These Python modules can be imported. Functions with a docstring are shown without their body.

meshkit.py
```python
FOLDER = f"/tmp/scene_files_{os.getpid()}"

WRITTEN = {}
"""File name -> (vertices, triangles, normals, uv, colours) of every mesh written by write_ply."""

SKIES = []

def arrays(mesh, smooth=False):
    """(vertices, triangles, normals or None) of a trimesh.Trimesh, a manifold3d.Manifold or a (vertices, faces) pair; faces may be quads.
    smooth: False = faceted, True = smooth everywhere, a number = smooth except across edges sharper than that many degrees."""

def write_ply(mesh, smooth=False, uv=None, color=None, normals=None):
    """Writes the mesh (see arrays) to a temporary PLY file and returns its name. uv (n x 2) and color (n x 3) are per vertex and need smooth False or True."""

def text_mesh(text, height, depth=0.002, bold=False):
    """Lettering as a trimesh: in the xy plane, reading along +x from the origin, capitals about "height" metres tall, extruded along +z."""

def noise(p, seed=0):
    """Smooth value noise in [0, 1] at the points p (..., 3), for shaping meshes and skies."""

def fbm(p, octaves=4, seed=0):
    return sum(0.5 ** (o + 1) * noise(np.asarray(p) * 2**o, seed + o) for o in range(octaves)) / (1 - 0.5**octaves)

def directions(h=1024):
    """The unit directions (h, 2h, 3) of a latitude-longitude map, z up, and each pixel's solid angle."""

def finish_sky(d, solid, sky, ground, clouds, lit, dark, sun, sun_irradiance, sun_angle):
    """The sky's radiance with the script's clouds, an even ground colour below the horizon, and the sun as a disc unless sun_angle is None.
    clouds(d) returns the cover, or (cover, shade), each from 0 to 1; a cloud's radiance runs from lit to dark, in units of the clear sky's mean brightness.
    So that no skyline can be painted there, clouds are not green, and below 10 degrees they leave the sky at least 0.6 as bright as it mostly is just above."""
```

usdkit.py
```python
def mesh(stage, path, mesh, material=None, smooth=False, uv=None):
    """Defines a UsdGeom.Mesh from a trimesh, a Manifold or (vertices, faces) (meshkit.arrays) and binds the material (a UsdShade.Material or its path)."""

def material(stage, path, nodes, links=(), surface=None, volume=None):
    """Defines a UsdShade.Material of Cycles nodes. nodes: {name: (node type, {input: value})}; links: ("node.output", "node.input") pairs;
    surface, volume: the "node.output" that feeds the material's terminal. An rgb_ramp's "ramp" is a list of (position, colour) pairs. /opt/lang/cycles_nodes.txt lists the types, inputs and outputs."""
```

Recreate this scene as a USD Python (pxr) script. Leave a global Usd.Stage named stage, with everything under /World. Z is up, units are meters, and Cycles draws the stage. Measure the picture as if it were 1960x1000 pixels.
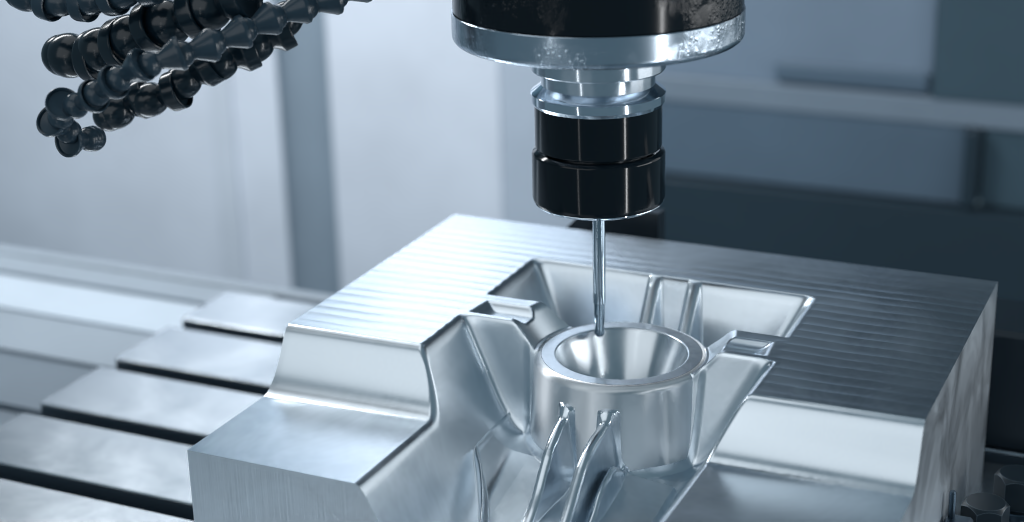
import math, random
import numpy as np, trimesh, usdkit, meshkit
from pxr import Usd, UsdGeom, UsdLux, UsdShade, Gf, Sdf, Vt

random.seed(7)
rng = np.random.default_rng(7)
stage = Usd.Stage.CreateInMemory()
UsdGeom.SetStageUpAxis(stage, UsdGeom.Tokens.z)
UsdGeom.SetStageMetersPerUnit(stage, 1.0)
UsdGeom.Xform.Define(stage, '/World')
UsdGeom.Scope.Define(stage, '/World/Looks')
MM = 0.001
ZT = 0.12                                    # the block's top plane stands 120 mm above the table

# ------------------------------------------------------------------ camera (all positions in mm, z = 0 on the block's top)
CAM = np.array([281.5, -728.2, 330.0])
PITCH, ROLL, YAW = math.radians(19.8435), math.radians(-1.3709), math.radians(-25.0633)
f0 = np.array([math.sin(YAW), math.cos(YAW), 0]); r0 = np.array([math.cos(YAW), -math.sin(YAW), 0]); u0 = np.array([0, 0, 1.0])
FW = math.cos(PITCH) * f0 - math.sin(PITCH) * u0
U1 = math.cos(PITCH) * u0 + math.sin(PITCH) * f0
RT = math.cos(ROLL) * r0 + math.sin(ROLL) * U1
UP = -math.sin(ROLL) * r0 + math.cos(ROLL) * U1
cam = UsdGeom.Camera.Define(stage, '/World/camera')
m = Gf.Matrix4d(1.0)
for i, row in enumerate((RT, UP, -FW)):
    m.SetRow(i, Gf.Vec4d(*row, 0))
m.SetRow(3, Gf.Vec4d(*(CAM * MM + np.array([0, 0, ZT])), 1))
cam.AddTransformOp().Set(m)
cam.CreateHorizontalApertureAttr(36.0); cam.CreateVerticalApertureAttr(36.0 * 522 / 1024)
cam.CreateFocalLengthAttr(59.67)
cam.CreateClippingRangeAttr(Gf.Vec2f(0.01, 50))
cam.CreateFStopAttr(4.6); cam.CreateFocusDistanceAttr(0.845)
cam.CreateExposureAttr(0.27)

# ------------------------------------------------------------------ light: unseen lamps placed round the block, a dim even surround
def dome():
    usdkit.material(stage, '/World/Looks/surround', {'b': ('background_shader', {'color': (0.50, 0.77, 0.95), 'strength': 0.18})}, surface='b.background')
    d = UsdLux.DomeLight.Define(stage, '/World/sky')
    UsdShade.MaterialBindingAPI.Apply(d.GetPrim()).Bind(UsdShade.Material.Get(stage, '/World/Looks/surround'))
    d.GetPrim().SetCustomDataByKey('kind', 'structure')
dome()

counts = {}
def numbered(parent, name):
    k = counts.get((parent, name), 0); counts[(parent, name)] = k + 1
    return f'{parent}/{name}' + (f'_{k:03d}' if k else '')

def rect_lamp(name, pos, target, w, h, power, color=(0.97, 0.985, 1.0), roll=0.0):
    """pos, target and size in mm; the lamp shines from pos to target."""
    p, t = np.array(pos, float), np.array(target, float)
    z = (p - t) / np.linalg.norm(p - t)
    x = np.cross([0, 0, 1.0], z); x /= np.linalg.norm(x); y = np.cross(z, x)
    c, s = math.cos(roll), math.sin(roll)
    x, y = c * x + s * y, -s * x + c * y
    l = UsdLux.RectLight.Define(stage, numbered('/World', name))
    mm = Gf.Matrix4d(1.0)
    for i, row in enumerate((x, y, z)):
        mm.SetRow(i, Gf.Vec4d(*row, 0))
    mm.SetRow(3, Gf.Vec4d(*(p * MM + np.array([0, 0, ZT])), 1))
    l.AddTransformOp().Set(mm)
    l.CreateWidthAttr(w * MM); l.CreateHeightAttr(h * MM)
    l.CreateIntensityAttr(power); l.CreateColorAttr(Gf.Vec3f(*color)); l.CreateNormalizeAttr(False)
    return l
rect_lamp('front_softbox', (-360, -1150, 600), (-10, 0, -20), 1350, 950, 0.66)
rect_lamp('wall_wash_lamp', (-760, 330, 620), (-690, 900, -50), 230, 640, 19.5)  # unseen lamp added to wash the pale left wall
rect_lamp('door_strip', (830, -270, -60), (-30, 45, -60), 26, 900, 26.0)
rect_lamp('door_strip', (-240, -930, -100), (-30, 45, -60), 9, 900, 8.0)
rect_lamp('ceiling_lamp', (-430, 20, 1000), (-380, 20, 0), 1100, 700, 0.74)
rect_lamp('side_fill_lamp', (950, 330, 160), (150, 60, -40), 600, 420, 3.0)  # unseen fill lamp added to brighten the end face
rect_lamp('side_fill_lamp', (560, 660, 230), (-80, 0, -30), 420, 560, 0.7)  # second unseen fill, added to lift the pocket walls facing right

# ------------------------------------------------------------------ helpers
def tag(p, label=None, cat=None, group=None, kind=None):
    p = p.GetPrim() if hasattr(p, 'GetPrim') else p
    for k, v in (('label', label), ('category', cat), ('group', group), ('kind', kind)):
        if v: p.SetCustomDataByKey(k, v)
    return p

def thing(name, label, cat, loc=(0, 0, 0), group=None, kind=None):
    x = UsdGeom.Xform.Define(stage, numbered('/World', name))
    x.AddTranslateOp().Set(Gf.Vec3d(loc[0] * MM, loc[1] * MM, loc[2] * MM + ZT))
    o = tag(x, label, cat, group, kind)
    ORIGIN[str(o.GetPath())] = np.array(loc, float)
    return o
ORIGIN = {}

def conv(mesh):
    if hasattr(mesh, 'to_mesh'):
        q = mesh.to_mesh(); return np.array(q.vert_properties[:, :3], float), np.array(q.tri_verts)
    if isinstance(mesh, tuple): return np.asarray(mesh[0], float), np.asarray(mesh[1])
    return np.array(mesh.vertices, float), np.array(mesh.faces)

def part(name, mesh, mat, parent=None, smooth=30, label=None):
    """mesh in mm and block coordinates; parent: the thing (Xform) or the part (Mesh) it belongs to."""
    v, f = conv(mesh)
    if parent is None:
        path, org = numbered('/World', name), None
        v = v * MM + np.array([0, 0, ZT])
    else:
        pp = str(parent.GetPath())
        top = '/'.join(pp.split('/')[:3])
        v = (v - ORIGIN.get(top, np.zeros(3))) * MM
        path = numbered(pp, name)
    if f.shape[1] == 4: f = np.vstack([f[:, [0, 1, 2]], f[:, [0, 2, 3]]])
    o = usdkit.mesh(stage, path, trimesh.Trimesh(v, f, process=False), M[mat], smooth=smooth).GetPrim()
    if label: o.SetCustomDataByKey('label', label)
    return o

def lathe(profile, c=(0, 0), seg=160, a0=0.0):
    """profile: (radius, z) points from one end to the other; sharp corners are kept by the smoothing angle."""
    pr = np.array(profile, float); n = len(pr)
    a = a0 + np.linspace(0, 2 * np.pi, seg, endpoint=False)
    v = np.stack([c[0] + pr[:, 0][:, None] * np.cos(a), c[1] + pr[:, 0][:, None] * np.sin(a), np.repeat(pr[:, 1][:, None], seg, 1)], -1).reshape(-1, 3)
    i, j = np.meshgrid(np.arange(n - 1), np.arange(seg), indexing='ij'); j2 = (j + 1) % seg
    q = np.stack([i * seg + j, i * seg + j2, (i + 1) * seg + j2, (i + 1) * seg + j], -1).reshape(-1, 4)
    f = np.vstack([q[:, [0, 1, 2]], q[:, [0, 2, 3]]])
    t = trimesh.Trimesh(v, f, process=True); t.merge_vertices(); t.update_faces(t.nondegenerate_faces())
    vol_up = ((np.roll(pr[:, 0], -1)[:-1] + pr[:-1, 0]) * np.diff(pr[:, 1])).sum()
    if vol_up < 0: t.invert()
    return t

def arc(cx, cz, r, a, b, n=8):
    return [(cx + r * math.cos(math.radians(t)), cz + r * math.sin(math.radians(t))) for t in np.linspace(a, b, n)]

def rbox(x0, x1, y0, y1, z0, z1, ch=0.6):
    """A box with chamfered edges."""
    import manifold3d as mf
    pts = []
    for x, sx in ((x0, 1), (x1, -1)):
        for y, sy in ((y0, 1), (y1, -1)):
            for z, sz in ((z0, 1), (z1, -1)):
                pts += [(x, y + sy * ch, z + sz * ch), (x + sx * ch, y, z + sz * ch), (x + sx * ch, y + sy * ch, z)]
    return trimesh.convex.convex_hull(np.array(pts))

def prism_x(poly, x0, x1):
    """Convex-or-not outline of (y, z) points extruded along x."""
    from shapely.geometry import Polygon
    t = trimesh.creation.extrude_polygon(Polygon(poly), x1 - x0, engine='earcut')
    v = t.vertices.copy()
    t.vertices = np.stack([v[:, 2] + x0, v[:, 0], v[:, 1]], -1)
    t.fix_normals()
    return t

# ------------------------------------------------------------------ materials
M = {}
def mat(name, nodes, links=(), surface='p.BSDF'):
    M[name] = usdkit.material(stage, '/World/Looks/' + name, nodes, links, surface=surface)

def metal(name, base, rough, scale, bump=0.12, dist=0.00005, aniso=0.0, tangent=None, arot=0.0, rvar=0.08, blot=14.0, bvar=0.10):
    """Machined metal: streaks stretched by `scale`, slow blotches in roughness and tone."""
    nodes = {
        'g': ('geometry', {}),
        'map': ('mapping', {'scale': scale}),
        'n': ('noise_texture', {'scale': 1.0, 'detail': 4.0, 'roughness': 0.6}),
        'n2': ('noise_texture', {'scale': blot, 'detail': 4.0, 'roughness': 0.55, 'distortion': 0.6}),
        'r1': ('map_range', {'from_min': 0.3, 'from_max': 0.7, 'to_min': rough - rvar, 'to_max': rough + rvar, 'clamp': True}),
        'c1': ('map_range', {'from_min': 0.3, 'from_max': 0.7, 'to_min': 0.0, 'to_max': 1.0, 'clamp': True}),
        'mx': ('mix_color', {'a': tuple(x * (1 - bvar) for x in base), 'b': tuple(min(1, x * (1 + bvar)) for x in base)}),
        'b': ('bump', {'strength': bump, 'distance': dist}),
        'p': ('principled_bsdf', {'metallic': 1.0, 'roughness': rough, 'anisotropic': aniso, 'anisotropic_rotation': arot}),
    }
    links = [('g.position', 'map.vector'), ('map.vector', 'n.vector'), ('g.position', 'n2.vector'),
             ('n2.fac', 'r1.value'), ('r1.result', 'p.roughness'), ('n2.fac', 'c1.value'), ('c1.result', 'mx.fac'), ('mx.result', 'p.base_color'),
             ('n.fac', 'b.height'), ('b.normal', 'p.normal')]
    if tangent == 'z':
        nodes['tx'] = ('tangent', {'direction_type': 'radial', 'axis': 'z'}); links.append(('tx.tangent', 'p.tangent'))
    elif tangent is not None:
        nodes['tx'] = ('combine_xyz', dict(zip('xyz', tangent)))
        links.append(('tx.vector', 'p.tangent'))
    mat(name, nodes, links)

ALU = (0.745, 0.81, 0.865)
metal('milled_aluminium', ALU, 0.27, (40, 1100, 1100), 0.22, 0.00004, rvar=0.05, bvar=0.05)
metal('turned_aluminium', (0.89, 0.92, 0.945), 0.46, (300, 300, 40), 0.05, 0.00004, aniso=0.94, tangent='z', arot=0.25, rvar=0.04, bvar=0.04)
metal('sawn_aluminium', ALU, 0.38, (900, 900, 18), 0.7, 0.0003, rvar=0.08, bvar=0.12, blot=22)
metal('sawn_side_aluminium', ALU, 0.36, (700, 300, 25), 0.5, 0.0002, rvar=0.08, bvar=0.14, blot=22)
metal('table_steel', (0.58, 0.63, 0.675), 0.22, (20, 1500, 200), 0.08, 0.00004, aniso=0.94, tangent=(1, 0, 0), arot=0.25, rvar=0.025, blot=12, bvar=0.06)
metal('bore_aluminium', (0.74, 0.79, 0.83), 0.24, (300, 300, 40), 0.05, 0.00004, aniso=0.88, tangent='z', arot=0.25, rvar=0.03, bvar=0.03)
metal('ground_steel', (0.66, 0.72, 0.78), 0.20, (500, 500, 2000), 0.03, 0.00003, aniso=0.93, tangent='z', arot=0.25, rvar=0.03, bvar=0.03)
metal('polished_steel', (0.66, 0.73, 0.80), 0.09, (500, 500, 2000), 0.03, 0.00003, rvar=0.03, bvar=0.03)
metal('dark_steel', (0.07, 0.10, 0.13), 0.3, (300, 300, 300), 0.1, 0.00005)
metal('shank_steel', (0.42, 0.49, 0.55), 0.12, (500, 500, 3000), 0.04, 0.00003, rvar=0.03, bvar=0.03)
metal('cutter_carbide', (0.24, 0.31, 0.37), 0.16, (500, 500, 3000), 0.04, 0.00003, rvar=0.03, bvar=0.03)

def paint(name, base, rough, coat=0.0, var=0.08, scale=6.0, bump=0.0, ior=1.5):
    nodes = {'g': ('geometry', {}), 'n': ('noise_texture', {'scale': scale, 'detail': 5.0, 'roughness': 0.6}),
             'c1': ('map_range', {'from_min': 0.3, 'from_max': 0.7, 'to_min': 0.0, 'to_max': 1.0, 'clamp': True}),
             'mx': ('mix_color', {'a': tuple(x * (1 - var) for x in base), 'b': tuple(x * (1 + var) for x in base)}),
             'p': ('principled_bsdf', {'ior': ior, 'roughness': rough, 'coat_weight': coat, 'coat_roughness': 0.08})}
    links = [('g.position', 'n.vector'), ('n.fac', 'c1.value'), ('c1.result', 'mx.fac'), ('mx.result', 'p.base_color')]
    if bump:
        nodes['b'] = ('bump', {'strength': bump, 'distance': 0.0002}); nodes['nb'] = ('noise_texture', {'scale': 900.0, 'detail': 2.0})
        links += [('g.position', 'nb.vector'), ('nb.fac', 'b.height'), ('b.normal', 'p.normal')]
    mat(name, nodes, links)
paint('pale_enclosure_paint', (0.62, 0.68, 0.77), 0.45)
paint('pale_seam_paint', (0.55, 0.61, 0.69), 0.45)
paint('mid_enclosure_paint', (0.42, 0.49, 0.58), 0.45)
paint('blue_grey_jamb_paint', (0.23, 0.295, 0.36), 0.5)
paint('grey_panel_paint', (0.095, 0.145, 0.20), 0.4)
paint('light_grey_panel_paint', (0.185, 0.25, 0.33), 0.4)
paint('rail_paint', (0.185, 0.24, 0.30), 0.45)
paint('slate_panel_paint', (0.05, 0.09, 0.12), 0.4)
paint('dark_band_paint', (0.018, 0.036, 0.052), 0.4)
paint('black_machine_paint', (0.008, 0.016, 0.024), 0.35)
paint('cover_grey', (0.24, 0.285, 0.33), 0.5)
paint('cover_pale', (0.42, 0.49, 0.56), 0.5)
paint('cover_slate', (0.13, 0.165, 0.20), 0.5)
paint('black_oxide', (0.010, 0.020, 0.030), 0.22, var=0.2)
paint('black_lacquer', (0.003, 0.007, 0.011), 0.10, ior=1.38)
paint('slate_plastic', (0.024, 0.046, 0.066), 0.24, var=0.15, scale=60, bump=0.05)
paint('black_plastic', (0.006, 0.016, 0.025), 0.20, var=0.15, scale=60, bump=0.05)
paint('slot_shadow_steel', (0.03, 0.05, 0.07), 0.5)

mat('bright_edged_oxide', {  # black oxide, brighter and metallic along the bevelled edges
    'g': ('geometry', {}), 'bv': ('bevel', {'samples': 8, 'radius': 0.0009}), 'd': ('vector_math', {'math_type': 'dot_product'}),
    'n': ('noise_texture', {'scale': 300.0, 'detail': 3.0}), 'a': ('math', {'math_type': 'multiply_add', 'value2': 0.03, 'value3': -0.015}), 'a2': ('math', {'math_type': 'add'}),
    'mr': ('map_range', {'from_min': 0.985, 'from_max': 0.90, 'to_min': 0.0, 'to_max': 1.0, 'clamp': True}),
    'mx': ('mix_color', {'a': (0.010, 0.019, 0.027), 'b': (0.20, 0.25, 0.29)}),
    'p': ('principled_bsdf', {'roughness': 0.3}),
}, [('bv.bevel', 'd.vector1'), ('g.normal', 'd.vector2'), ('g.position', 'n.vector'), ('n.fac', 'a.value1'), ('d.value', 'a2.value1'), ('a.value', 'a2.value2'),
    ('a2.value', 'mr.value'), ('mr.result', 'mx.fac'), ('mx.result', 'p.base_color'), ('mr.result', 'p.metallic')])

def splashed(name, base, metallic, rough, coat):
    """Coolant drops and curling film: bumps gathered in patches round the ring."""
    mat(name, {
        'g': ('geometry', {}),
        'm1': ('mapping', {'scale': (60, 60, 18)}),
        'n1': ('noise_texture', {'scale': 4.0, 'detail': 5.0, 'roughness': 0.65, 'distortion': 1.5}),
        'v': ('voronoi_texture', {'scale': 420.0, 'feature': 'smooth_f1', 'smoothness': 0.4}),
        'vm': ('map_range', {'from_min': 0.0, 'from_max': 0.42, 'to_min': 1.0, 'to_max': 0.0, 'clamp': True}),
        'k': ('noise_texture', {'scale': 26.0, 'detail': 3.0}),
        'km': ('map_range', {'from_min': 0.44, 'from_max': 0.6, 'to_min': 0.0, 'to_max': 1.0, 'clamp': True}),
        'a': ('math', {'math_type': 'multiply'}), 'a2': ('math', {'math_type': 'multiply', 'value2': 0.9}), 's': ('math', {'math_type': 'add'}),
        's2': ('math', {'math_type': 'multiply'}),
        'b': ('bump', {'strength': 0.55, 'distance': 0.0011}),
        'p': ('principled_bsdf', {'base_color': base, 'metallic': metallic, 'roughness': rough, 'coat_weight': coat, 'coat_roughness': 0.05, 'ior': 1.4}),
    }, [('g.position', 'm1.vector'), ('m1.vector', 'n1.vector'), ('g.position', 'v.vector'), ('g.position', 'k.vector'), ('k.fac', 'km.value'),
        ('v.distance', 'vm.value'), ('vm.result', 'a.value1'), ('km.result', 'a.value2'),
        ('n1.fac', 'a2.value1'), ('a.value', 's.value1'), ('a2.value', 's.value2'), ('s.value', 's2.value1'), ('km.result', 's2.value2'),
        ('s2.value', 'b.height'), ('b.normal', 'p.normal')])
splashed('splashed_ring_steel', (0.50, 0.58, 0.66), 1.0, 0.20, 0.3)
splashed('splashed_black_lacquer', (0.003, 0.007, 0.011), 0.0, 0.14, 0.0)

# ------------------------------------------------------------------ enclosure behind the block
YW = 900.0
def panel(name, x0, x1, z0, z1, y, mat_, label, depth=30, ch=0.4, kind='structure', cat=None):
    o = part(name, rbox(x0, x1, y, y + depth, z0, z1, ch), mat_, smooth=False)
    tag(o, label, cat, None, kind); return o
panel('added_left_head', -1900, -790, 330, 900, YW - 1, 'slate_panel_paint', 'unseen slate panel added above the pale left wall to darken reflections')  # out of view, added to darken what the table strips reflect
panel('wall_left_panel', -1900, -775, -520, 900, YW, 'pale_enclosure_paint', 'pale painted enclosure wall behind the coolant hoses')
panel('wall_middle_panel', -705, -490.4, -520, 900, YW, 'pale_enclosure_paint', 'pale painted enclosure wall between jamb and spindle')
# the jamb: a dark recess with a rounded back
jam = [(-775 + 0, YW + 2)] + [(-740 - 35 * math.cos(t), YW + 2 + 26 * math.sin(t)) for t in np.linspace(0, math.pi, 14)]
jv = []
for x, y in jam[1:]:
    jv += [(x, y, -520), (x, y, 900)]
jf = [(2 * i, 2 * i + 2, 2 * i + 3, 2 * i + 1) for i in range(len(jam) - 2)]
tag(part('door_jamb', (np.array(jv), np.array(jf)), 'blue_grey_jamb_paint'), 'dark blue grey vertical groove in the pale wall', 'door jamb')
sm = part('wall_seam_strip', rbox(-868, -838, YW - 5, YW - 0.5, -520, -110, 1.5), 'pale_seam_paint', smooth=False)
tag(sm, 'faint narrow vertical strip on the pale wall left of the dark groove', 'wall strip')
panel('wall_centre_panel', -490, -363, -520, 900, YW + 1, 'mid_enclosure_paint', 'pale grey wall strip half hidden behind the spindle')
panel('wall_right_upper_panel', -360, -28, -92, 247, YW + 14, 'light_grey_panel_paint', 'blue grey upper wall panel right of the spindle')
panel('wall_right_lower_panel', -360, 8, -198, -120, YW + 10, 'grey_panel_paint', 'blue grey lower wall panel right of the spindle')
panel('wall_corner_panel', 26, 420, -198, -116, YW + 12, 'slate_panel_paint', 'slate wall panel at the right edge')
panel('wall_dark_corner', -26, 420, -92, 247, YW + 6, 'slate_panel_paint', 'dark slate upper corner panel at the right edge')
panel('wall_dark_band', -360, 420, -520, -201, YW - 6, 'dark_band_paint', 'dark lower band of the rear wall behind the block')
panel('unseen_dark_head', -360, 420, 250, 900, YW - 10, 'dark_band_paint', 'unseen dark panel above the rear wall, put in for dark reflections')  # out of view, put in to darken reflections on the block top
rail = part('wall_rail', rbox(-359.5, 70, YW + 8, YW + 20, -119.6, -92.4, 1.5), 'rail_paint', smooth=False)
tag(rail, 'long pale horizontal rail across the blue grey wall panels', 'rail')
shade_bar = part('wall_shade_bar', rbox(-185, -29, YW + 6, YW + 16, -90, -68, 4), 'grey_panel_paint', smooth=False)  # a shadow on the wall, built as a dark bar
tag(shade_bar, 'short dark ledge for a shadow just above the pale rail on the right', 'shade_bar')
post = part('wall_post', rbox(10, 24, YW - 6, YW + 30, -198, -119, 3), 'dark_band_paint', smooth=False)
tag(post, 'thin dark vertical post under the pale rail at the right', 'post')

# ------------------------------------------------------------------ machine table with T-slots
ZB = -120.0
tb = thing('slotted_table', 'bright steel machine table with dark T slots under the block', 'machine table', (-420, -450, -170))
fronts = [283 - 16, 205, 126.5, 48, -30.5, -109, -187.5, -266, -344.5]
XL, XR = -420, 420
SW = 16.0
edges = [(205, 264)] + [(fr, fr + 78.5 - SW) for fr in fronts[2:]]
for a, b in edges:
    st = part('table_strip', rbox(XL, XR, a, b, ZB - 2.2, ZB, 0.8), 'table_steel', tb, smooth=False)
    part('strip_core', rbox(XL + 0.3, XR - 0.3, a + 0.3, b - 0.3, ZB - 28, ZB - 2.3, 0.3), 'slot_shadow_steel', st, smooth=False)  # grimy slot sides, with the slot shade put into the dark colour
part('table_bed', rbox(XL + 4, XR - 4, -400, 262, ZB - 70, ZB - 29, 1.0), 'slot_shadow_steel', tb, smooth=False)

# stepped covers left of the table
cv = thing('way_cover', 'stepped pale sheet metal way cover left of the slotted table', 'way cover', (-800, 100, -200))
prof = [(335, -150, 300, -149, 'cover_grey'), (299, -152, 251, -158, 'cover_pale'), (250, -160, 190, -162, 'cover_grey'), (189, -165, 118, -167, 'cover_slate'), (117, -172, 20, -175, 'cover_slate'), (19, -180, -160, -184, 'cover_slate')]
for y0, z0, y1, z1, mm_ in prof:
    part('cover_plate', prism_x([(y0, z0), (y1, z1), (y1, z1 - 26), (y0, z0 - 26)], -1700, -424), mm_, cv, smooth=False)
part('rear_flange', rbox(-1700, -300, 336, 350, -190, -148, 1), 'cover_grey', cv, smooth=False)
part('cover_apron', rbox(-1700, XR, 266, 334, -200, -158, 1), 'cover_grey', cv, smooth=False)

# ------------------------------------------------------------------ the milled block (height field in mm)
BX, BY, RZ = -10.4, 26.8, -13.0              # boss centre and top
X0, X1, Y0, Y1 = -175.0, 155.2, -126.1, 165.2

def smin(a, b, k):
    h = np.clip(0.5 + 0.5 * (b - a) / k, 0, 1)
    return b * (1 - h) + a * h - k * h * (1 - h)
def smax(a, b, k): return -smin(-a, -b, k)

def fin(x, y, ys, zs, xs, w, slope=7.0, cap=3.0):
    """A rib whose crest runs through (xs, ys, zs), with a rounded top and steep flanks."""
    o = np.argsort(ys); ys, zs, xs = np.array(ys)[o], np.array(zs)[o], np.array(xs)[o]
    zc = np.interp(y, ys, zs, left=-200, right=zs[-1]); xc = np.interp(y, ys, xs)
    d = np.abs(x - xc)
    return zc - np.where(d < w, 1.3 * (d / w) ** 2, 1.3 + (d - w) * slope)

def dense(ys, zs, xs, n=40):
    from scipy.interpolate import PchipInterpolator
    o = np.argsort(ys); ys, zs, xs = np.array(ys, float)[o], np.array(zs, float)[o], np.array(xs, float)[o]
    t = np.linspace(ys[0], ys[-1], n)
    return t, PchipInterpolator(ys, zs)(t), PchipInterpolator(ys, xs)(t)
FIN1 = dense([-8, -14, -22, -30, -38, -45, -52, -62, -80, -100], [-28.5, -29.0, -31.0, -34.5, -40, -49, -58.5, -70, -86, -100], [-22.5, -22.5, -23, -23.3, -23.5, -24, -24.3, -24.6, -25, -25])
FIN2 = dense([-8, -14, -24, -34, -44, -52, -58, -68, -82, -100], [-27.5, -28.0, -30.0, -32.0, -34.5, -39, -44.5, -54, -65, -80], [0, 0, -0.5, -0.8, -0.8, -0.8, -0.8, -0.8, -0.5, 0])
FIN3 = dense([-18, -26, -33, -42, -52, -62, -76, -100], [-60, -51, -47.5, -48.5, -52, -60, -70, -84], [7.5, 7.5, 7.8, 8.2, 8.6, 9, 9.6, 10])
FIN0 = dense([-30, -36, -44, -56, -72, -95, -126], [-52, -49.5, -51, -55, -61, -68, -76], [-67, -64.5, -59, -52, -44.5, -37, -32])

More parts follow.
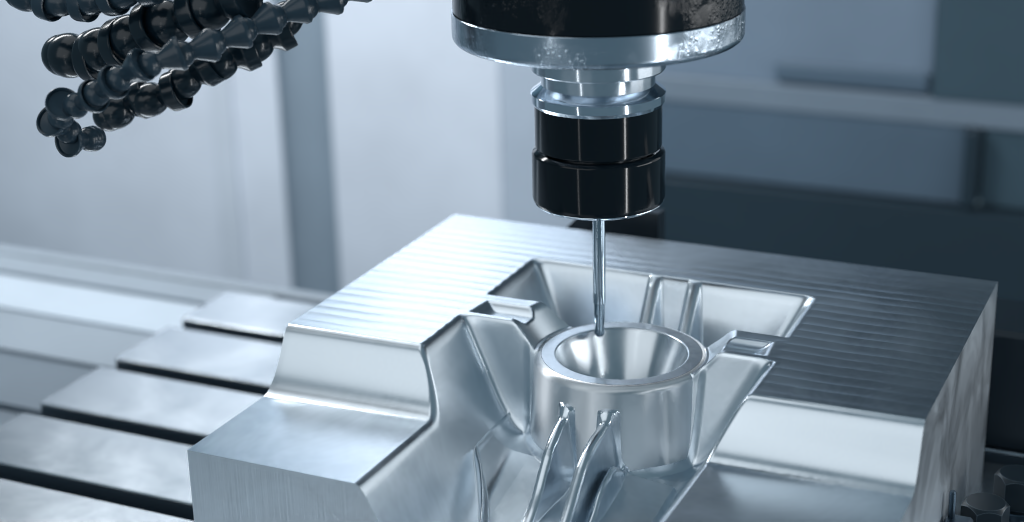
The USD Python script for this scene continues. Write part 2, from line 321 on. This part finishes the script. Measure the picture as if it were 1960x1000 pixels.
def height(x, y):
    t = np.clip((x + 172) / 327, 0, 1)
    # plateau, S-shaped step, front shelf
    ys, sl = -33.0 + 7.0 * t, 2.0 + 0.5 * t
    zt = smin(0 * x, (y - ys) * sl, 8.0)
    zt = smax(zt, -30.0 - 0.01 * (y + 50) + 0 * x, 24 - 10 * t)
    # scallops left by the face mill on the plateau
    w = 9.9
    ph = (y + 0.9 * np.sin(x * 0.021) + 0.3 * np.sin(x * 0.13 + 1.0) + 0.5 * np.sin(y * 0.21) + 0.5 * np.sin(y * 0.083 + 2)) / w
    u = (ph - np.floor(ph)) * 2 - 1
    amp = (0.36 - 0.16 * t) * np.clip((y + 26) / 8, 0, 1) * np.clip((150 - y) / 30, 0.25, 1)
    ridge = amp * ((1 - u ** 2)) * (0.75 + 0.5 * meshkit.noise(np.stack([x * 0.018, np.floor(ph) * 3.7, 0 * x], -1), 9))
    r = np.hypot(x - BX, y - BY)
    keep = np.clip((r - 60) / 6, 0, 1)
    zt = smin(zt, RZ - 0.15 + np.maximum(r - 45.2, 0) * 1.15, 3.0)
    nz = meshkit.noise(np.stack([x * 0.16, y * 0.5, 0 * x], -1), 3) + 0.7 * meshkit.noise(np.stack([x * 0.5, y * 0.9, 0 * x], -1), 5)
    zt = zt + 0.10 * (nz - 0.85) * np.exp(-((y + 47.5 - 3 * t) / 3.0) ** 2) * np.clip((x + 10) / 60, 0, 1)
    # runner across the web
    xr0, xr1 = -94.0 - (y - 20) * -0.12, 68.0 - (y - 20) * 0.1
    ch = smax(smax((20.5 - y) * -1 * 0 + (20.5 - y) / 0.8, (y - 38.5) / 0.9, 2.0), smax((xr0 - x) / 1.3, (x - xr1) / 1.3, 1.0), 1.0)
    ch = smax(ch, -4.3 + 0 * x, 3.0)
    keep = keep * np.clip((ch - 1.5) / 4, 0, 1)
    zt = smin(zt, ch, 1.2)
    # rear pocket
    p1 = smax(-(x + 94.5) / 0.51, -(69.5 + 0.03 * (47 - y) - x) / 0.50, 2.0)
    p1 = smax(p1, -(108.4 - 0.012 * (x + 90) - y) / 0.29, 14.0)
    p1 = smax(p1, -(y - 48.0) / 0.16, 3.0)
    p1 = smax(p1, -60.0 + 0 * x, 16.0)
    for xc in (-21.0, 2.0):                   # gussets on the rear wall
        zc = -3.0 - (104.5 - y) * 1.35
        d = np.abs(x - xc - (104 - y) * 0.02)
        p1 = smax(p1, np.where(y < 112, zc - np.where(d < 3.2, 2.2 * (d / 3.2) ** 2, 2.2 + (d - 3.2) * 5.0), -90), 8.0)
    # front pocket, open to the front
    p2 = smax(-(x + 95.3) / 0.52, -(72.3 - x) / 0.485, 2.0)
    fl = -60.0 + np.minimum(y + 13, 0) * 0.22 + np.maximum(-45 - x, 0) * 0.10
    p2 = smax(p2, fl, 20.0)
    # raised pad at the right of the floor
    pad = smax(smax((x - 36.0) / 0.35, (8.5 - x) / 0.25, 2.0), (y + 18.5 + 0.12 * (x - 8)) / 0.35, 4.0)
    pad = np.minimum(-57.0 + (y + 17) * 0.13, -57.0 + (y + 17) * 0.13 - pad)
    p2 = smax(p2, pad, 4.0)
    p2 = smax(p2, -(16.4 - y) / 0.14, 22.0)
    for fn, w_, k_ in ((FIN1, 2.5, 11.0), (FIN2, 2.6, 11.0), (FIN3, 1.7, 8.0), (FIN0, 0.8, 5.0)):
        p2 = smax(p2, fin(x, y, *fn, w_ + 3.6 * np.clip(1 - (r - 45.3) / 4.5, 0, 1) ** 2), k_)
    # boss wall with its fillets (the turned ring itself is a mesh of its own)
    cav = smin(p1, p2, 3.0) + 4.5 * np.clip(1 - (r - 48.0) / 4.0, 0, 1) ** 2
    z = smin(zt, cav, 6.5) - ridge * keep * np.clip((cav - 2.5) / 7, 0, 1)
    z = np.minimum(z, np.where(r < 43.2, RZ - 0.4 - (43.2 - r) * 9.0, 1e3))
    return np.maximum(z, np.where(r < 36, -75.0, -112.0))

def block():
    b = thing('milled_block', 'large milled aluminium mould block with deep pockets and a ring boss', 'metal block', (0, 0, -120))
    dx = 0.42
    xs, ys = np.linspace(X0, X1, int((X1 - X0) / dx)), np.linspace(Y0, Y1, int((Y1 - Y0) / dx))
    x, y = np.meshgrid(xs, ys)
    z = height(x, y); e = 0.16
    gx, gy = (height(x + e, y) - height(x - e, y)) / (2 * e), (height(x, y + e) - height(x, y - e)) / (2 * e)
    n = np.stack([-gx, -gy, np.ones_like(z)], -1); n /= np.linalg.norm(n, axis=-1, keepdims=True)
    v = np.stack([x, y, z + 120], -1).reshape(-1, 3) * MM
    nx, ny = len(xs), len(ys)
    i = (np.arange(ny - 1)[:, None] * nx + np.arange(nx - 1)[None]).ravel()
    q = np.stack([i, i + 1, i + nx + 1, i + nx], -1)
    me = UsdGeom.Mesh.Define(stage, numbered(str(b.GetPath()), 'milled_surface'))
    me.CreatePointsAttr(Vt.Vec3fArray.FromNumpy(v.astype(np.float32)))
    me.CreateFaceVertexCountsAttr(Vt.IntArray.FromNumpy(np.full(len(q), 4, np.int32)))
    me.CreateFaceVertexIndicesAttr(Vt.IntArray.FromNumpy(q.astype(np.int32).ravel()))
    me.CreateSubdivisionSchemeAttr('none')
    me.CreateNormalsAttr(Vt.Vec3fArray.FromNumpy(n.reshape(-1, 3).astype(np.float32))); me.SetNormalsInterpolation('vertex')
    UsdShade.MaterialBindingAPI.Apply(me.GetPrim()).Bind(M['milled_aluminium'])
    # the four sides and the bottom
    def skirt(name, px, py, mat_):
        pz = height(px, py)
        k = len(px)
        v = np.concatenate([np.stack([px, py, pz], -1), np.stack([px, py, np.full(k, -120.0)], -1)])
        f = [(j, j + k, j + k + 1, j + 1) for j in range(k - 1)]
        return part(name, (v, np.array(f)), mat_, b, smooth=False)
    skirt('front_face', xs, np.full(nx, Y0), 'sawn_aluminium')
    skirt('end_face', np.full(ny, X1), ys, 'sawn_side_aluminium')
    skirt('rear_face', xs[::-1], np.full(nx, Y1), 'sawn_aluminium')
    skirt('end_face', np.full(ny, X0), ys[::-1], 'sawn_side_aluminium')
    part('underside', (np.array([(X0, Y0, -119.9), (X0, Y1, -119.9), (X1, Y1, -119.9), (X1, Y0, -119.9)]), np.array([(0, 1, 2, 3)])), 'sawn_aluminium', b, smooth=False)
    # turned ring: outer wall, rolled rim, flat top, bore, bore floor
    pr = [(49.4, -74), (48.3, -58), (45.6, -22)] + arc(41.2, RZ - 4.1, 4.1, 0, 84, 10)
    part('ring_rim', lathe([(41.4, RZ - 0.005), (34.8, RZ)] + arc(34.8, RZ - 0.9, 0.9, 90, 175, 5), (BX, BY), 256), 'milled_aluminium', b, smooth=35)
    part('ring_boss', lathe(pr, (BX, BY), 256), 'turned_aluminium', b, smooth=35)
    part('bore_wall', lathe([(33.92, RZ - 0.95), (32.6, RZ - 4), (17.5, -49), (15, -51.5), (0.01, -52)], (BX, BY), 256), 'bore_aluminium', b, smooth=35)
    return b
block()

# ------------------------------------------------------------------ spindle, tool holder, cutter
AX, AY = -30.2, 45.6
def sp(name, prof, mat_, parent, smooth=35, seg=192):
    return part(name, lathe(prof, (AX, AY), seg), mat_, parent, smooth=smooth)

spn = thing('spindle_nose', 'wide black spindle nose with a wet silver ring at the top', 'spindle', (AX, AY, 132))
sp('housing', [(40, 300), (72.0, 300), (72.0, 162.9), (60, 162.9)], 'splashed_black_lacquer', spn, seg=256)
sp('nose_ring', [(60, 162.4), (72.4, 162.4), (72.7, 162.0), (72.7, 151)] + arc(68.7, 150.6, 4.0, 0, -74, 7) + [(62, 146.6), (30, 146.2)], 'splashed_ring_steel', spn, seg=256)

th = thing('tool_holder', 'polished tool holder with black collet nut under the spindle nose', 'tool holder', (AX, AY, 50))
sp('taper_collar', [(20, 148), (33.3, 148), (34, 147.2), (34.0, 132.0), (33.4, 131.2), (28.5, 130.9)], 'ground_steel', th)
sp('groove_neck', [(28.8, 132), (28.8, 122.0), (28.2, 121)], 'ground_steel', th)
sp('gripper_flange', [(28.0, 124.0), (28.85, 123.8), (33.7, 120.2), (34.15, 119.6), (34.15, 115.4), (33.7, 114.8), (32.8, 113.4), (30, 113.2)], 'polished_steel', th)
sp('body_sleeve', [(30, 114), (32.4, 113.8), (32.4, 92.2), (31.6, 91.0), (27.5, 89.8)], 'black_lacquer', th)
sp('groove_ring', [(27.2, 92), (27.2, 87.4), (26.4, 86.6)], 'ground_steel', th)
nut = sp('collet_nut', [(26.0, 87.2), (31.5, 90.0), (33.5, 88.8), (34.1, 87.6), (34.2, 65.0), (33.3, 62.4), (31.6, 61.2), (30.8, 61.0), (4.5, 61.0)], 'black_lacquer', th)
sp('nut_rim', [(33.42, 62.65), (33.50, 62.42), (32.0, 61.05), (31.6, 60.9)], 'polished_steel', nut)

cu = thing('end_mill', 'slender ball nose end mill held in the collet, tip in the bore', 'milling cutter', (AX, AY, -14.5))
sp('shank', [(0.01, 75), (3.3, 75), (3.3, 5.2), (3.1, 4.9), (0.01, 4.9)], 'shank_steel', cu, seg=64)
def cutting_end():
    zs = np.concatenate([np.linspace(5.0, -11.6, 40), -14.5 + 2.9 * (1 - np.sin(np.linspace(0, np.pi / 2, 12)[1:]))])
    a = np.linspace(0, 2 * np.pi, 96, endpoint=False)
    v = []
    for z in zs:
        R = 2.8 if z > -11.6 else math.sqrt(max(2.8 ** 2 - (min(z + 11.6, 0) * 0.96) ** 2, 1e-4))
        tw = (z + 14.5) * 0.16
        g = np.clip((-1.0 - z) / 5, 0, 1)
        prof = R * (1 - 0.34 * g * np.maximum(0, np.cos((a - tw + 0.7) * 2)) ** 2.0)
        v.append(np.stack([AX + prof * np.cos(a), AY + prof * np.sin(a), np.full(96, z)], -1))
    v = np.vstack(v); n = len(zs); i, j = np.meshgrid(np.arange(n - 1), np.arange(96), indexing='ij'); j2 = (j + 1) % 96
    q = np.stack([i * 96 + j, (i + 1) * 96 + j, (i + 1) * 96 + j2, i * 96 + j2], -1).reshape(-1, 4)
    return v, q
part('cutting_end', cutting_end(), 'cutter_carbide', cu, smooth=40)

# ------------------------------------------------------------------ coolant hoses
def hose(label, pts, rad, mat_, flip, pitch, chunky=True):
    P = np.array(pts, float)
    from scipy.interpolate import CubicSpline
    s = np.concatenate([[0], np.cumsum(np.linalg.norm(np.diff(P, axis=0), axis=1))])
    cs = CubicSpline(s, P)
    n = int(s[-1] / pitch)
    h = thing('coolant_hose', label, 'hose', tuple(P[0]))
    R = rad
    for k in range(n):
        a = cs(k * pitch); t = cs(k * pitch, 1); t /= np.linalg.norm(t)
        # profile along +t: ball, neck, flaring socket with a rim
        L = pitch
        if chunky:                               # short rim, wide ball
            prof = [(0.60 * R, -0.30 * L)] + [(0.30 * R + 0.56 * R * math.cos(u), 0.16 * L + 0.44 * L * math.sin(u)) for u in np.linspace(-1.2, 1.05, 12)]
            prof += [(0.66 * R, 0.62 * L), (0.90 * R, 0.74 * L), (0.975 * R, 0.78 * L), (1.0 * R, 0.83 * L), (1.0 * R, 1.08 * L), (0.975 * R, 1.12 * L), (0.92 * R, 1.13 * L), (0.87 * R, 1.10 * L), (0.84 * R, 1.02 * L), (0.3 * R, 0.98 * L), (0.01 * R, 0.98 * L)]
        else:
            prof = [(0.50 * R, -0.24 * L)] + [(0.16 * R + 0.60 * R * math.cos(u), 0.10 * L + 0.34 * L * math.sin(u)) for u in np.linspace(-1.1, 1.0, 10)]
            prof += [(0.52 * R, 0.42 * L), (0.53 * R, 0.48 * L), (0.94 * R, 0.92 * L), (0.99 * R, 0.95 * L), (1.0 * R, 0.99 * L), (0.99 * R, 1.08 * L), (0.95 * R, 1.10 * L), (0.88 * R, 1.08 * L), (0.82 * R, 1.00 * L), (0.3 * R, 0.97 * L), (0.01 * R, 0.97 * L)]
        if flip: prof = [(r_, L - z_) for r_, z_ in prof][::-1]
        me = lathe(prof, (0, 0), 40)
        T = trimesh.geometry.align_vectors([0, 0, 1], t)
        me.apply_transform(T); me.apply_translation(a)
        part('hose_segment', me, mat_, h, smooth=38)
        if k == 0:
            cp = lathe([(0.01, -0.80 * R)] + [(0.80 * R * math.cos(u), 0.80 * R * math.sin(u)) for u in np.linspace(-1.4, 1.4, 16)] + [(0.01, 0.80 * R)], (0, 0), 40)
            cp.apply_transform(T); cp.apply_translation(a + t * (0.32 * R if flip else -0.1 * R))
            part('hose_tip', cp, mat_, h, smooth=60)
    return h
hose('thin slate coolant hose in front, its tip curling down', [(-252.4, -76.4, 105.3), (-253.0, -88.5, 110.5), (-248.6, -102.4, 122.4), (-228.5, -108.6, 134.2), (-212.0, -110.9, 143.4), (-197.7, -107.8, 151.3), (-188.1, -99.5, 155.0), (-181.0, -88.6, 157.1), (-173.1, -78.5, 160.0), (-165.6, -67.5, 163.2), (-157.3, -54.9, 167.2), (-147.2, -42.8, 170.5), (-136.7, -28.4, 174.2), (-126.4, -15.5, 178.8)], 8.2, 'slate_plastic', False, 16.2, False)
hose('thick black coolant hose with wide rims above the thin one', [(-285.9, -49.5, 139.2), (-267.0, -52.9, 142.5), (-245.6, -57.3, 149.8), (-227.4, -59.4, 157.3), (-211.7, -58.9, 163.1), (-195.1, -57.9, 169.4), (-178.6, -54.9, 175.4), (-163.8, -49.9, 180.9)], 13.5, 'black_plastic', False, 24.5)
hose('black coolant hose half hidden underneath the thin one', [(-278.2, -27.6, 103.0), (-263.7, -23.5, 108.9), (-248.6, -20.4, 115.1), (-235.3, -14.6, 123.2), (-223.0, -4.1, 129.6), (-210.9, 6.0, 136.1), (-201.3, 14.0, 142.9), (-194.9, 20.4, 152.0), (-192.8, 25.0, 166.4)], 10.6, 'black_plastic', False, 21.0)
hose('slate coolant hose cut off by the top left frame edge', [(-290.7, -71.6, 174.2), (-268.6, -73.2, 172.8), (-249.9, -74.5, 174.2), (-230.8, -76.5, 178.3), (-213.3, -74.9, 182.5), (-196.9, -74.2, 187.3)], 8.8, 'slate_plastic', False, 21.0)

# ------------------------------------------------------------------ clamps and bolts round the block
ck = thing('clamp_block', 'black clamp block standing behind the block under the collet nut', 'clamp', (-75, 195, -120))
part('clamp_body', prism_x([(185, -120), (197, -120), (197, 8), (185, 9)], -92, -48), 'black_machine_paint', ck, smooth=False)
def wedge():
    v = np.array([(-108, 185, -7), (-94, 185, 7), (-92.2, 185, 7), (-92.2, 185, -30), (-108, 185, -30)], float)
    w = v + np.array([0, 11, 0]); n = 5
    f = [(0, 4, 3), (0, 3, 2), (0, 2, 1)] + [(n + a, n + b, n + c) for a, b, c in ((0, 1, 2), (0, 2, 3), (0, 3, 4))]
    for i in range(n):
        j = (i + 1) % n; f += [(i, j, n + j), (i, n + j, n + i)]
    t = trimesh.Trimesh(np.vstack([v, w]), np.array(f)); t.fix_normals(); return t
part('clamp_nose', wedge(), 'black_machine_paint', ck, smooth=False)

gb = thing('added_dark_block', 'long black block added to darken the table behind the hex bolts', 'block', (260, 230, -120))
part('block_body', rbox(100, 420, 205, 262, -119.8, -45, 3), 'black_machine_paint', gb, smooth=False)  # added only to cover the bright table here with black

def hex_bolt(label, x, y, ztop, R, ang, h=17):
    b = thing('hex_bolt', label, 'bolt', (x, y, ZB), 'bolts beside the block')
    a = ang + np.arange(6) * math.pi / 3
    hexa = lambda rr, z: np.stack([x + rr * np.cos(a), y + rr * np.sin(a), np.full(6, z)], -1)
    import manifold3d as mf
    prism = mf.Manifold.hull_points(np.vstack([hexa(R, ztop - h), hexa(R, ztop)]))
    cone = mf.Manifold.cylinder(h + 4, R * 1.32, R * 0.84, 96).translate((x, y, ztop - h - 3.4)) if False else mf.Manifold.revolve(mf.CrossSection([[(0, 0), (R * 1.06, 0), (R * 1.06, h - 3.2), (R * 0.80, h), (0, h)]]), 96).translate((x, y, ztop - h))
    head = prism ^ cone
    q = head.to_mesh(); hd = trimesh.Trimesh(q.vert_properties[:, :3], q.tri_verts)
    part('bolt_head', hd, 'bright_edged_oxide', b, smooth=20)
    part('washer', lathe([(4, ztop - h - 0.1), (R * 1.15, ztop - h - 0.1), (R * 1.2, ztop - h - 0.6), (R * 1.2, ztop - h - 3.6), (4, ztop - h - 3.6)], (x, y), 64), 'dark_steel', b)
    part('stud', lathe([(0.01, ztop - h - 3.5), (R * 0.5, ztop - h - 3.5), (R * 0.5, ZB + 0.1), (0.01, ZB + 0.1)], (x, y), 48), 'dark_steel', b)
hex_bolt('black hex bolt with bright edges, nearest the lower right corner', 172.5, 62, -80, 12.2, 0.35)
hex_bolt('black round topped bolt directly behind the nearest hex bolt', 183.0, 100, -80, 12.4, 0.1)
br = thing('end_stop', 'small steel stop with a thin pin at the foot of the end face', 'stop', (161, 40, -120))
part('stop_foot', rbox(156.5, 170, 22, 44, -119.9, -80, 1.5), 'dark_steel', br, smooth=False)
part('stop_pin', lathe([(0.01, -66), (1.4, -66), (1.8, -67), (1.8, -80), (0.01, -80)], (159.5, 40), 24), 'dark_steel', br)
